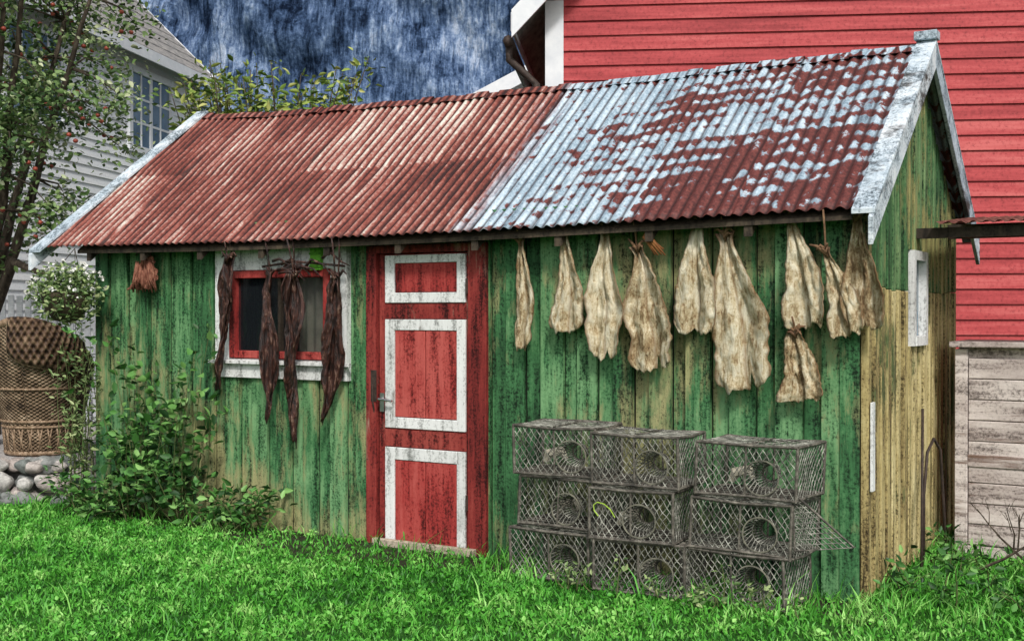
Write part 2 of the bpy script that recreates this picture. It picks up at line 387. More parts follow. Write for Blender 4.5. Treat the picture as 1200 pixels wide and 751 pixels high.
def roof_surface(front=True):
    wl=.0762; nu=int(6.75/wl*8); nv=24
    X0e,X0r,X1=-6.63,-6.33,.09
    sheets=[random.random() for _ in range(12)]; ext=[R(-.02,.02) for _ in range(12)]
    vs=[];fs=[];rr=[]
    for i in range(nu+1):
        u=i/nu
        for j in range(nv+1):
            v=j/nv
            xl=X0e+(X0r-X0e)*v; x=xl+(X1-xl)*u
            xs=X0e+(X1-X0e)*u; k=min(11,int((xs+6.63)/.66)); fr=((xs+6.63)/.66)%1
            h0,h1=He(x),Hr(x)
            y=YE+(YR-YE)*v - (ext[k]*(1-v)); z=h0+(h1-h0)*v
            sag=-.022*math.sin(math.pi*v)*(0.5+0.5*math.sin(x*1.3)) + .006*mn.noise(Vector((x*2,v*4,3)))
            amp=.0105*math.sin(2*math.pi*x/wl)+.005*fr+(.006 if v>.52 else 0)+sag
            ny,nz=-.61,.79
            yy=y+ny*amp; zz=z+nz*amp
            if not front: yy=2*YR-yy
            vs.append((x,yy,zz))
    for i in range(nu):
        xs=X0e+(X1-X0e)*((i+.5)/nu); k=min(11,int((xs+6.63)/.66))
        for j in range(nv):
            a=i*(nv+1)+j; fs.append((a,a+nv+1,a+nv+2,a+1)); rr.append(sheets[k] if j<12 else sheets[(k+5)%12])
    m=MB(); m.v=vs; m.f=fs; m.m=[0]*len(fs); m.r=rr
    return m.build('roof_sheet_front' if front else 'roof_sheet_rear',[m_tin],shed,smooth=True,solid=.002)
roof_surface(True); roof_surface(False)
mb=MB()
def slope_slab(xa,xb,ya,yb,up,dn,mi=0,xs=0,r=None,rear=False):
    def pt(x,y,o,sh=0):
        z=roofz(max(-6.5,min(.05,x)),y)+o; yy=2*YR-y if rear else y
        return (x+sh,yy,z)
    mb.hexa([pt(xa,ya,dn),pt(xb,ya,dn),pt(xb,yb,dn,xs),pt(xa,yb,dn,xs),pt(xa,ya,up),pt(xb,ya,up),pt(xb,yb,up,xs),pt(xa,yb,up,xs)],mi,r)
for rear in (False,True):
    x=-6.3
    while x<-.1: 
        slope_slab(x,x+.7 if x+.7<.07 else .07,-.20,YR-.01,-.075,-.10,0,rear=rear); x+=.7
    x=-6.2
    while x<0: slope_slab(x,x+.05,-.19,YR-.05,-.101,-.17,0,rear=rear); x+=.62
mb.build('roof_deck',[m_darkwood],shed)
mb=MB()
for rear in (False,True):
    slope_slab(.03,.155,-.33,YR,.047,.018,0,rear=rear)
    slope_slab(.125,.152,-.35,YR-.002,.016,-.135,0,rear=rear)
    slope_slab(-6.74,-6.60,-.33,YR,.047,.018,0,xs=.32,rear=rear)
    slope_slab(-6.735,-6.70,-.34,YR-.002,.016,-.12,0,xs=.32,rear=rear)
mb.box(.02,.165,YR-.05,YR+.05,3.375,3.43,0)
mb.build('bargeboards',[m_barge],shed,bevel=.003)
mb=MB()
n=60
for i in range(n):
    xa=-6.3+6.33*i/n; xb=-6.3+6.33*(i+1)/n+.002; j=R(-.01,.008)
    for sgn in (-1,1):
        mb.add([(xa,YR,Hr(xa)+.03+j),(xb,YR,Hr(xb)+.03+j),(xb,YR+sgn*.07,Hr(xb)-.025+j),(xa,YR+sgn*.07,Hr(xa)-.025+j)],[(0,1,2,3)],0,.2)
mb.build('ridge_flashing',[m_tin],shed,solid=.002)
# door
dr=empty('door'); dr.parent=shed
mb=MB()
mb.box(DX0,-3.362,-.060,.02,-.02,2.09,1); mb.box(-2.592,DX1,-.060,.02,-.02,2.09,1); mb.box(-3.362,-2.592,-.058,.02,2.035,2.09,1)
mb.box(-3.352,-2.602,-.018,.012,.02,2.03)
for a,b in ((.02,.035),(.69,.81),(1.58,1.685),(2.025,2.03)):
    mb.box(-3.35,-2.604,-.030,-.018,a,b,1)
mb.box(-3.35,-3.30,-.0305,-.018,.035,2.025,1); mb.box(-2.622,-2.604,-.0305,-.018,.035,2.025,1)
PX0,PX1=-3.215,-2.695
for z0,z1,k in ((1.76,1.965,1),(.895,1.50,2),(.03,.60,2)):
    w=(PX1-PX0)/k
    for i in range(k): mb.box(PX0+i*w+.004,PX0+(i+1)*w-.004,-.034,-.018,z0+.004,z1-.004)
mb.build('door_red',[m_red,m_redframe],dr,bevel=.003)
mb=MB()
for zo0,zo1,zi0,zi1 in ((1.69,2.02,1.76,1.965),(.82,1.575,.895,1.50),(.036,.685,.03,.60)):
    A,B=-3.296,-2.625
    mb.box(A,PX0,-.040,-.018,zo0,zo1); mb.box(PX1,B,-.040,-.018,zo0,zo1)
    mb.box(PX0,PX1,-.0395,-.018,zi1,zo1)
    if zo0<zi0: mb.box(PX0,PX1,-.0395,-.018,zo0,zi0)
mb.build('door_white_mouldings',[m_white],dr,bevel=.003)
mb=MB(); mb.box(-3.36,-2.52,-.11,-.061,-.03,.050); mb.build('door_sill',[m_wood],dr,bevel=.004)
mb=MB()
mb.box(-3.335,-3.30,-.046,-.0405,.93,1.06,0); mb.tube([(-3.317,-.04,1.02),(-3.317,-.085,1.02)],.009,8,0)
mb.tube([(-3.317,-.085,1.02),(-3.26,-.09,1.017),(-3.20,-.088,1.01)],[.010,.009,.008],8,0)
mb.box(-3.40,-3.352,-.066,-.0605,1.0,1.22,1); mb.tube([(-3.376,-.05,.9),(-3.376,-.075,1.0),(-3.376,-.075,1.12)],.006,6,1)
for z in (.3,1.75): mb.tube([(-2.60,-.060,z),(-2.60,-.060,z+.1)],.009,8,1)
mb.build('door_handle',[m_steel,m_iron],dr,smooth=False)
# window
wn=empty('window'); wn.parent=shed
mb=MB()
mb.box(-4.91,-4.76,-.053,.02,1.13,2.17); mb.box(-3.775,-3.63,-.053,.02,1.13,2.17)
mb.box(-4.76,-3.775,-.051,.02,1.94,2.17); mb.box(-4.76,-3.775,-.051,.02,1.13,1.275); mb.box(-4.95,-3.58,-.09,-.0535,1.235,1.262)
mb.build('window_casing',[m_white],wn,bevel=.003)
mb=MB()
a,b,c,d=-4.755,-3.78,1.28,1.935
mb.box(a,a+.055,-.064,.01,c,d); mb.box(b-.055,b,-.064,.01,c,d); mb.box(a+.055,b-.055,-.063,.01,c,c+.055); mb.box(a+.055,b-.055,-.063,.01,d-.055,d)
mb.build('window_frame',[m_red],wn,bevel=.003)
mb=MB(); mb.box(-4.275,-4.25,-.050,.01,c+.055,d-.055,0); mb.build('window_mullion',[m_darkwood],wn)
mb=MB(); mb.box(a+.05,b-.05,-.015,-.012,c+.05,d-.05,0); mb.build('window_pane',[m_glass],wn)
mb=MB(); k=40
for (xa,xb) in ((-4.12,-3.83),):
    for i in range(k):
        p=xa+(xb-xa)*i/k; q=xa+(xb-xa)*(i+1)/k; f=lambda t: .02+.010*math.sin(t*75)
        mb.add([(p,f(p),1.3),(q,f(q),1.3),(q,f(q),1.95),(p,f(p),1.95)],[(0,1,2,3)],0,.5)
mb.build('curtain',[m_curtain],wn,smooth=True)
mb=MB(); mb.box(-3.94,-3.84,-.080,-.0535,1.93,2.17)
for i in range(5):
    mb.box(-3.945,-3.835,-.087,-.0805,1.95+i*.045,1.965+i*.045)
mb.build('green_bracket',[m_brightgreen],wn)
mb=MB(); nx=120
for i in range(nx):
    a=.16+1.7*i/nx; b=.16+1.7*(i+1)/nx; f=lambda t: 2.19+.009*math.sin(2*math.pi*t/.0762)
    mb.add([(a,1.12,f(a)),(b,1.12,f(b)),(b,2.45,f(b)+.12),(a,2.45,f(a)+.12)],[(0,1,2,3)],0,.2)
mb.box(.03,1.9,1.2,1.26,2.10,2.165,1); mb.box(.03,1.9,2.2,2.26,2.15,2.25,1)
mb.tube([(1.85,1.25,0),(1.85,1.25,2.1)],.04,8,1); mb.tube([(1.85,2.2,0),(1.85,2.2,2.15)],.04,8,1)
m_rusty=simple('plain_rusty_tin',[(.03,.012,.01),(.12,.04,.03),(.26,.12,.09)],8,.7)
mb.build('lean_to_canopy',[m_rusty,m_darkwood],shed)

# ---------------------------------------------------------------- FISH
def fish(top,bot,w,mat,y0=-.11,notch=.0,twist=0,seed=0,prof='wide',curl=.05,hang=None,dark=False,name='dried_fish',sh=.8):
    rs=random.Random(seed); mb=MB(); NU,NV=22,48
    T=Vector((top[0],y0,top[1])); B=Vector((bot[0],y0,bot[1])); ax=(B-T); axn=ax.normalized()
    perp0=Vector((-axn.z,0,axn.x)); perp0=perp0 if perp0.x>0 else -perp0
    out=Vector((0,-1,0)); ph=rs.random()*10; lob=rs.uniform(-.25,.25)
    uv=[];vs=[];fs=[]
    sm=lambda t:(lambda q:q*q*(3-2*q))(max(0,min(1,t)))
    for j in range(NV+1):
        v=j/NV
        if prof in('wide','slim'):
            p=.16+.84*(.5*sm((v-.02)/sh)+.5*min(1,v/sh))
            if v<.07: p+=.16*(1-v/.07)
            if v>sh: p*=1-(.10 if prof=='wide' else .22)*((v-sh)/(1-sh))**2
        elif prof=='fan': p=.25+.75*v**.8
        else:
            p=.42+.45*abs(math.sin(v*5.2+ph))+.2*mn.noise(Vector((v*6,ph,3)))
            if v>.8: p*=1-.75*((v-.8)/.2)
            if v<.12: p*=.5+.5*v/.12
        th=twist*(v-.3)
        perp=perp0*math.cos(th)+out*math.sin(th); nrm=out*math.cos(th)-perp0*math.sin(th)
        for i in range(NU+1):
            u=2*i/NU-1
            le=1-notch*math.exp(-((u-lob)/.10)**2)+.035*mn.noise(Vector((u*2.5,ph,1)))+.04*mn.noise(Vector((u*8,ph,2)))
            le-= .06*abs(u)**5
            vv=v*le
            ww=w/2*p*(1+.17*mn.noise(Vector((vv*5,ph+(5 if u>0 else 0),0)))+.09*mn.noise(Vector((vv*20,ph,1 if u>0 else 4))))
            c=T+ax*vv+perp*(ww*u)+perp*((.04 if not dark else .08)*mn.noise(Vector((v*2.4,ph,7))))
            off=curl*p*(abs(u)**1.8)*(1 if u>0 else .7)+.022*p*math.sin(u*6+ph+v*2)+.022*mn.noise(Vector((u*3,v*6,ph)))+.012*mn.noise(Vector((u*9,v*16,ph)))
            if not dark: off+=-.018*math.exp(-(u/.09)**2)
            c=c+nrm*off
            vs.append(tuple(c)); uv.append((i/NU,v))
    for j in range(NV):
        for i in range(NU):
            a=j*(NU+1)+i; fs.append((a,a+1,a+NU+2,a+NU+1))
    mb.add(vs,fs,0,rs.random()); mb.uv=uv
    hx,hz=(T.x,He(T.x)) if hang is None else hang
    if hz>T.z-.3:
        mb.tube([T+axn*.05+out*.012,T+out*.014,Vector((T.x+(hx-T.x)*.5,y0-.03,(T.z+hz)/2)),Vector((hx,y0-.06,hz))],.0035,5,1)
    for k in range(6):
        a=rs.uniform(-1.4,1.4); s=rs.uniform(.04,.10)
        p0=T+axn*rs.uniform(0,.04)+out*.012
        mb.tube([p0,p0+Vector((math.sin(a)*s*.6,-.01,s*.5)),p0+Vector((math.sin(a)*s,-.015,s*rs.uniform(.0,.9)))],[.010,.007,.002],5,1)
    if prof=='fan' and dark:
        for k in range(34):
            u=rs.uniform(-1,1); b0=T+ax*rs.uniform(.25,.6)+perp0*(w*.32*u)+out*.02
            mb.tube([b0,b0+ax*.3+perp0*(w*.08*u)+out*rs.uniform(0,.02),T+ax*rs.uniform(.95,1.12)+perp0*(w*.52*u)+out*rs.uniform(0,.03)],[.006,.005,.002],4,0)
    return mb.build(name,[mat,m_string if not dark else m_dark],None,smooth=True,solid=.006,seed=rs.random())
F=[((-2.14,2.10),(-2.14,1.39),.155,0,'slim',.02,.55),((-1.82,2.14),(-1.82,1.50),.235,0,'wide',.03,.85),
   ((-1.54,2.15),(-1.54,1.345),.25,.05,'slim',.05,.62),((-1.32,2.03),(-1.19,1.28),.31,.14,'wide',.05,.55),
   ((-.925,2.18),(-.925,1.50),.29,.04,'wide',.06,.75),((-.76,2.09),(-.635,1.175),.36,.12,'wide',.05,.60),
   ((-.36,2.18),(-.255,1.545),.26,0,'wide',.07,.78),((.0,2.17),(.06,1.53),.23,.03,'wide',.07,.8),
   ((-.15,1.98),(-.02,1.50),.20,0,'wide',.03,.8),((-.34,1.53),(-.29,1.125),.27,.03,'fan',.05,.8)]
for i,(t,b,w,nt,pf,cu,sh) in enumerate(F):
    fish(t,b,w,m_fish,y0=-.12 if i!=8 else -.17,notch=nt,prof=pf,curl=cu,seed=i+3,twist=random.uniform(-.3,.3),hang=(-.34,1.60) if i==9 else None,sh=sh)
m_brownfish=simple('brown_dried_fish',[(.06,.018,.012),(.22,.08,.05),(.48,.26,.17)],12,.7,b=.9,mp=(6,6,1),dist=.02)
fish((-5.62,2.11),(-5.60,1.81),.30,m_brownfish,seed=44,prof='fan',curl=.02,dark=True)
for i,(t,b,w) in enumerate([((-4.62,2.05),(-4.78,1.04),.17),((-4.24,1.92),(-4.28,.83),.17),((-4.01,1.92),(-4.02,.67),.17),((-3.60,1.90),(-3.75,.86),.18)]):
    fish(t,b,w,m_dark,y0=-.16,prof='dark',twist=[1.6,-2.2,2.4,-1.8][i],curl=.05,seed=60+i,dark=True,hang=(t[0]+R(-.05,.05),2.15))
    if i!=1: fish((t[0]+R(-.03,.03),t[1]-.02),((t[0]+b[0])/2+R(-.09,.09),b[1]+R(.12,.4)),w*.5,m_dark,y0=-.19,prof='dark',twist=R(-2,2),curl=.05,seed=80+i,dark=True,hang=(t[0],2.15))
mb=MB()
for k in range(9):
    a=-4.3+R(-.1,.75); z=1.93+R(-.03,.1)
    mb.tube([(a,-.15,z),(a+.08,-.17,z+R(.0,.06)),(a+.18,-.16,z+R(-.04,.03)),(a+.24,-.14,z-.06)],[.012,.010,.008,.003],6,0)
mb.tube([(-4.35,-.13,1.96),(-4.0,-.16,1.99),(-3.58,-.13,1.95)],[.010,.009,.010],6,0)
mb.tube([(-3.60,-.13,1.95),(-3.62,-.16,2.14)],.003,4,0); mb.tube([(-4.3,-.13,1.96),(-4.3,-.16,2.14)],.003,4,0)
mb.build('drying_stick',[m_dark],None,smooth=True)
mb=MB()
for k in range(6):
    mb.tube([(-1.22+R(-.02,.02),-.14,2.15),(-1.24+R(-.03,.03),-.16,2.08),(-1.16+R(-.04,.04),-.15,1.98+R(-.02,.03))],[.006,.016,.004],6,0)
mb.build('dried_fish_tail',[simple('orange_brown',[(.12,.04,.015),(.35,.15,.05)],20)],None,smooth=True)

# ---------------------------------------------------------------- LOBSTER POTS
def pot(cx,cy,z0,w,d,h,rot,seed,rope=None):
    rs=random.Random(seed); mb=MB()
    c,s=math.cos(rot),math.sin(rot); lean=rs.uniform(-.05,.05)
    def T(x,y,z): 
        x+=lean*z; return Vector((cx+c*x-s*y, cy+s*x+c*y, z0+z+.02*lean*x))
    W,Dp=w/2,d/2
    cor=[(-W,-Dp),(W,-Dp),(W,Dp),(-W,Dp)]
    for z in (0.006,h):
        for i in range(4):
            a,b=cor[i],cor[(i+1)%4]; mb.tube([T(a[0],a[1],z),T((a[0]+b[0])/2,(a[1]+b[1])/2,z+rs.uniform(-.014,.008)),T(b[0],b[1],z)],.009,6,0)
    for a in cor: mb.tube([T(a[0],a[1],0),T(a[0],a[1],h)],.009,6,0)
    mb.tube([T(0,-Dp,0),T(0,-Dp,h),T(0,Dp,h),T(0,Dp,0)],.006,5,0)
    for k in range(6):
        yy=-Dp+.03+k*(d-.06)/5; mb.tube([T(-W,yy,.01),T(W,yy,.01)],.007,4,0)
    def net(f,a,b,du=.020,dv=.026,sag=.014,mi=1,hole=None,rad=.0024):
        nu=max(2,round(a/du)); nv=max(2,round(b/dv)); P={}
        for i in range(nu+1):
            for j in range(nv+1):
                if (i+j)%2==0:
                    u,v=i/nu,j/nv
                    sm=math.sin(math.pi*u)*math.sin(math.pi*v)
                    g=sag*sm*(1+.6*math.sin(seed+u*5))
                    jj=.0045 if 0<i<nu and 0<j<nv else 0
                    P[i,j]=(u*a+rs.uniform(-jj,jj)+.008*sm*math.sin(v*9+seed),v*b+rs.uniform(-jj,jj)-.010*sm,g)
        for (i,j),p in P.items():
            for dj in (-1,1):
                q=P.get((i+1,j+dj))
                if q:
                    if hole:
                        mx,my=(p[0]+q[0])/2-hole[0],(p[1]+q[1])/2-hole[1]
                        if mx*mx+my*my<hole[2]**2: continue
                    mb.tube([f(*p),f(*q)],rad,4,mi,cap=False)
    hx=w*rs.choice([.70,.66,.60]); hz=h*rs.uniform(.40,.46); hr=h*.34
    net(lambda u,v,g:T(-W+u,-Dp+g,v),w,h,hole=(hx,hz,hr))
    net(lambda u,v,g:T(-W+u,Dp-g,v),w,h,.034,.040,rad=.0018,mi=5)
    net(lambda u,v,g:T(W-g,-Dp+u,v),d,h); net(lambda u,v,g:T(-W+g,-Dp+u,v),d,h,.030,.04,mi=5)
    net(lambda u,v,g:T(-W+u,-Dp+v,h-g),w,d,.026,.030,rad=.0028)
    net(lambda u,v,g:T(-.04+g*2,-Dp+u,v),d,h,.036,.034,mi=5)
    ring=lambda r,yy,zz:[T(-W+hx+r*math.cos(t),-Dp+yy,hz+zz+r*math.sin(t)*.95) for t in np.linspace(0,2*math.pi,25)]
    rA=ring(hr,.0,0); rB=ring(hr*.5,.14,.015); rM=ring(hr*.74,.07,.008)
    mb.tube(rA,.0045,5,2); mb.tube(rB,.006,5,0); mb.tube(rM,.0025,4,1)
    for i in range(24):
        mb.tube([rA[i],rM[(i+1)%24],rB[i]],.0024,3,5,cap=False); mb.tube([rA[i],rM[(i-1)%24],rB[i]],.0024,3,1,cap=False)
    bx=-W+rs.uniform(.08,.2)
    if rs.random()<.7: mb.tube([T(bx,0.05,.05),T(bx+.02,0.05,.10),T(bx+.10,.08,.12),T(bx+.12,.08,.07)],[.02,.032,.032,.02],8,3)
    if rope: 
        pts=[T(-W+.10+.07*math.cos(k*.62+.4),-Dp-.012,h*.46+.065*math.sin(k*.62)+.006*k) for k in range(7)]
        mb.tube(pts,.0032,5,4)
    return mb.build('lobster_pot',[m_potframe,m_net,m_netpale,m_cream,m_ropey,m_netback],None)
cols=[(-1.715,.55,.0,-.26),(-1.155,.54,.02,-.32),(-.56,.60,-.06,-.275)]
for ci,(cx,w,ro,cyy) in enumerate(cols):
    for r in range(3):
        pot(cx+[-.01,.03,.0][r]*(1 if ci!=1 else -1)+(.065 if r==2 and ci==2 else 0),cyy+R(-.035,.02),.012+r*.315+(-.018*ci if r else 0),w+R(-.03,.02),.40,.295,ro+R(-.08,.08),ci*10+r+1,rope=1 if (ci,r)==(1,1) else None)
mb=MB(); n=11
A=Vector((-.24,-.48,.66)); B=Vector((.07,-.40,.38)); Dd=Vector((-.22,-.50,.35))
for i in range(n+1):
    t=i/n
    mb.tube([A.lerp(Dd,t),B.lerp(Dd,t)],.0026,4,0,cap=False)
    mb.tube([A.lerp(Dd,t),A.lerp(B,t)],.0026,4,0,cap=False)
mb.tube([A,B,Dd,A],.008,6,1)
mb.build('net_flap',[m_net,m_potframe],None)

# ---------------------------------------------------------------- GROUND + GRASS
mb=MB(); S=700; mb.add([(-S,-S,0),(S,-S,0),(S,S,0),(-S,S,0)],[(0,1,2,3)]); mb.build('ground',[m_ground])
def lawn_points(N,X0=-9.5,X1=4.2):
    X=rng.uniform(X0,X1,N); Y=rng.uniform(-4.6,3.2,N)
    cx_,cz_=camxz(X,Y)
    inview=(cz_>4.9)&(np.abs(cx_)<cz_*.47+.5)
    keep=inview|(rng.random(N)<.25)
    keep&=~((X>L-.02)&(X<.03)&(Y>-.03)&(Y<D))
    keep&=~((X<-6.6)&(cz_>10.15)); keep&=~((Y>.4)&(X<0))
    soil=(Y>-.28)&(X<0)&(X>-6.3); keep&=~(soil&(rng.random(N)<.55))
    soil2=(Y>-.62)&(X<-2.3)&(X>-4.6)&(Y<-.2); keep&=~(soil2&(rng.random(N)<.45))
    X=X[keep];Y=Y[keep]
    cl=.5+.25*np.sin(X*9+np.sin(Y*7)*2)*np.sin(Y*11+np.sin(X*6)*1.5)+.25*np.sin(X*23+1+np.sin(Y*5))*np.sin(Y*21+np.sin(X*8))
    return X,Y,cl
X,Y,cl=lawn_points(260000); N=len(X)
H=(.014+.036*cl)*rng.uniform(.6,1.4,N)
tall=(rng.random(N)<.012)|(((Y>-.60)&(X>-2.3)&(X<.4))&(rng.random(N)<.22))|((X>0)&(Y>-.4)&(rng.random(N)<.18))|((Y>-.35)&(X<0)&(rng.random(N)<.25))
H[tall]*=rng.uniform(1.6,4.,tall.sum())
az=rng.uniform(0,2*math.pi,N); ln=rng.uniform(.3,1.2,N)*H; wd=rng.uniform(.003,.0055,N)
dx,dy=np.cos(az),np.sin(az)
az2=rng.uniform(0,6.28,N); sx,sy=np.cos(az2),np.sin(az2)
v=np.zeros((N,5,3))
v[:,0]=np.c_[X-sx*wd,Y-sy*wd,np.zeros(N)]; v[:,1]=np.c_[X+sx*wd,Y+sy*wd,np.zeros(N)]
mx,my,mz=X+dx*ln*.35,Y+dy*ln*.35,H*.6
v[:,2]=np.c_[mx+sx*wd*.9,my+sy*wd*.9,mz]; v[:,3]=np.c_[mx-sx*wd*.9,my-sy*wd*.9,mz]
v[:,4]=np.c_[X+dx*ln,Y+dy*ln,H]
loops=((np.arange(N)*5)[:,None]+np.array([0,1,2,3,3,2,4])[None]).ravel()
fn=np.tile([4,3],N); rr=np.clip(cl*.7+rng.random(N)*.45-.05,0,1)
lawn=empty('lawn')
npmesh('grass_blades',v.reshape(-1,3),fn,loops,m_grass,np.repeat(rr,2),lawn)
X,Y,cl=lawn_points(100000); N=len(X); sel=cl>.42; X=X[sel];Y=Y[sel];cl=cl[sel];N=len(X)
leaves('clover_leaves',np.c_[X,Y,(.008+.036*cl)*rng.uniform(.5,1.1,N)],.026,m_grass,lawn,width=.8,rnd=np.clip(cl*.7+rng.random(N)*.4-.05,0,1))
mb=MB()
xs=np.linspace(-6.6,.25,60); fr=[-.42-.12*mn.noise(Vector((x*2,0,0)))-(.3 if -4.4<x<-2.4 else 0)*max(0,math.sin((x+4.4)/2*math.pi)) for x in xs]
for i in range(59):
    mb.add([(xs[i],fr[i],.004),(xs[i+1],fr[i+1],.004),(xs[i+1],.0,.004),(xs[i],.0,.004)],[(0,1,2,3)],0,.5)
mb.build('soil_strip',[m_soil])

# ---------------------------------------------------------------- TERRACE, STONE WALL
mb=MB(); P=[cw(-9.5,10.5),cw(-3.78,10.5),(-6.85,6.5),(-15,6.5)]
mb.add([(x,y,-.1) for x,y in P]+[(x,y,.35) for x,y in P],[(4,5,6,7),(0,1,5,4),(1,2,6,5),(2,3,7,6),(3,0,4,7)]); mb.build('terrace',[m_terrace])
bm=bmesh.new(); bmesh.ops.create_icosphere(bm,subdivisions=3,radius=1); iv=[v.co.copy() for v in bm.verts]; ifc=[[v.index for v in f.verts] for f in bm.faces]; bm.free()
mb=MB()
for k in range(260):
    t=R(0,1); row=random.choice([0,1,2]); xx=-9+5.45*t; zz=10.27+R(-.14,.1)+(.09*row-.09); X_,Y_=cw(xx,zz); h=.05+row*.125+R(-.02,.02)
    if xx>-3.85 : h*=.6
    s=R(.05,.12); sc=(s*R(.9,1.4),s*R(.8,1.2),s*R(.6,.85)); ph=R(0,50); a=R(0,3)
    vs=[]
    for q in iv:
        d=1+.25*mn.noise(q*1.3+Vector((ph,0,0))); x,y,z=q.x*sc[0]*d,q.y*sc[1]*d,q.z*sc[2]*d
        vs.append((X_+x*math.cos(a)-y*math.sin(a),Y_+x*math.sin(a)+y*math.cos(a),h+z))
    mb.add(vs,ifc,0)
mb.build('stone_wall',[m_rock],None,smooth=True)

# ---------------------------------------------------------------- WICKER CHAIRS
def chair(px,py,pz,rot,h=1.2,padoff=.5):
    root=empty('wicker_chair',(px,py,pz)); root.rotation_euler[2]=rot
    mb=MB(); NA,NZ=72,30; R0=.40; vs=[];uv=[];fs=[]
    def top(a):
        t=abs(a)/math.pi
        s=max(0,min(1,(t-.28)/.72)); s=math.sin(s*math.pi/2)**1.2
        return .44+(.24)*min(1,max(0,(t-.10)/.12))+(h-.68)*s
    def P(a,z):
        rr=R0*(1+.05*math.cos(2*a))*(.80+.24*math.sin(min(1,z/h)*2.1)-.05*math.sin(z*6))
        x,y=math.cos(a)*rr,math.sin(a)*rr
        e=max(0,z-.62); x-=e*.20
        return (x,y,z)
    for i in range(NA+1):
        a=-math.pi+2*math.pi*i/NA
        for j in range(NZ+1):
            z=.02+(top(a)-.02)*j/NZ; vs.append(P(a,z)); uv.append((a*R0,z))
    for i in range(NA):
        for j in range(NZ):
            q=i*(NZ+1)+j; fs.append((q,q+NZ+1,q+NZ+2,q+1))
    mb.add(vs,fs,0); mb.uv=uv
    mb.build('woven_shell',[m_wicker],root,smooth=True,solid=.03)
    o=lambda p,k=1.035:(p[0]*k,p[1]*k,p[2])
    mb=MB(); rim=[P(a,top(a)) for a in np.linspace(-math.pi,math.pi,80)]; mb.tube(rim,.036,8,0)
    mb.tube([P(a,.03) for a in np.linspace(-math.pi,math.pi,60)],.024,8,0)
    for zz,rr in ((.26,.014),(.31,.014),(.60,.013)):
        mb.tube([o(P(a,min(zz,top(a)-.02))) for a in np.linspace(-math.pi,math.pi,60)],rr,6,0)
    for k in range(28):
        a=2*math.pi*k/28-math.pi; a2=a+math.pi/28
        mb.tube([o(P(a,.03)),o(P(a2,.26))],.008,5,0); mb.tube([o(P(a2,.03)),o(P(a,.26))],.008,5,0)
    mb.build('rim_and_legs',[m_wick2],root,smooth=True)
    mb=MB(); ring=[(.32*math.cos(t),.32*math.sin(t)) for t in np.linspace(0,2*math.pi,32,endpoint=False)]
    mb.add([(x,y,.40) for x,y in ring]+[(x*.97,y*.97,.48) for x,y in ring],[tuple(range(32,64))]+[(i,(i+1)%32,32+(i+1)%32,32+i) for i in range(32)],0)
    mb.build('seat_cushion',[m_pad],root)
    mb=MB(); vs=[];fs=[];uv=[]; edge=[]
    for i in range(21):
        a=math.pi+(i/20-.5)*1.5+padoff; aw=(a+math.pi)%(2*math.pi)-math.pi
        for j in range(9):
            tt=top(aw)+.035; cut=.12*(abs(i-10)/10)**4; zb=tt-.42+cut
            z=zb+(tt-zb)*j/8; p=P(a,min(z,h)); k=1.10+.05*math.sin(j/8*math.pi)*math.sin(i/20*math.pi); q=(p[0]*k,p[1]*k,z); vs.append(q); uv.append((a*.4,z))
            if j==0: edge.append(q)
    for i in range(20):
        for j in range(8): q=i*9+j; fs.append((q,q+9,q+10,q+1))
    mb.add(vs,fs,0); mb.uv=uv; mb.build('back_pad',[m_pad],root,smooth=True,solid=.035)
    mb=MB(); E=[vs[8]]+[vs[i] for i in (6,4,2)]+edge+[vs[20*9+j] for j in (2,4,6,8)]; mb.tube(E,.016,6,0); mb.build('pad_piping',[m_wick2],root,smooth=True)
X_,Y_=cw(-4.26,10.85); chair(X_,Y_,.35,math.radians(122),1.2,.55)
X_,Y_=cw(-5.25,11.15); chair(X_,Y_,.35,math.radians(90),1.18)

# ---------------------------------------------------------------- FENCE
mb=MB(); (xa,ya),(xb,yb)=cw(-8.5,13.4),cw(-4.1,13.4)
d=Vector((xb-xa,yb-ya,0)); ln=d.length; d.normalize(); nn=Vector((-d.y,d.x,0))
def FT(x,y,z): p=Vector((xa,ya,0))+d*x+nn*y; return (p.x,p.y,z+.35)
k=0
while k*.095<ln: mb.box(k*.095,k*.095+.065,-.01,.01,.05,1.46+R(-.01,.01),0,None,FT); k+=1
mb.box(0,ln,.011,.05,.3,.38,0,None,FT); mb.box(0,ln,.011,.05,1.1,1.18,0,None,FT)
mb.build('picket_fence',[m_trim])

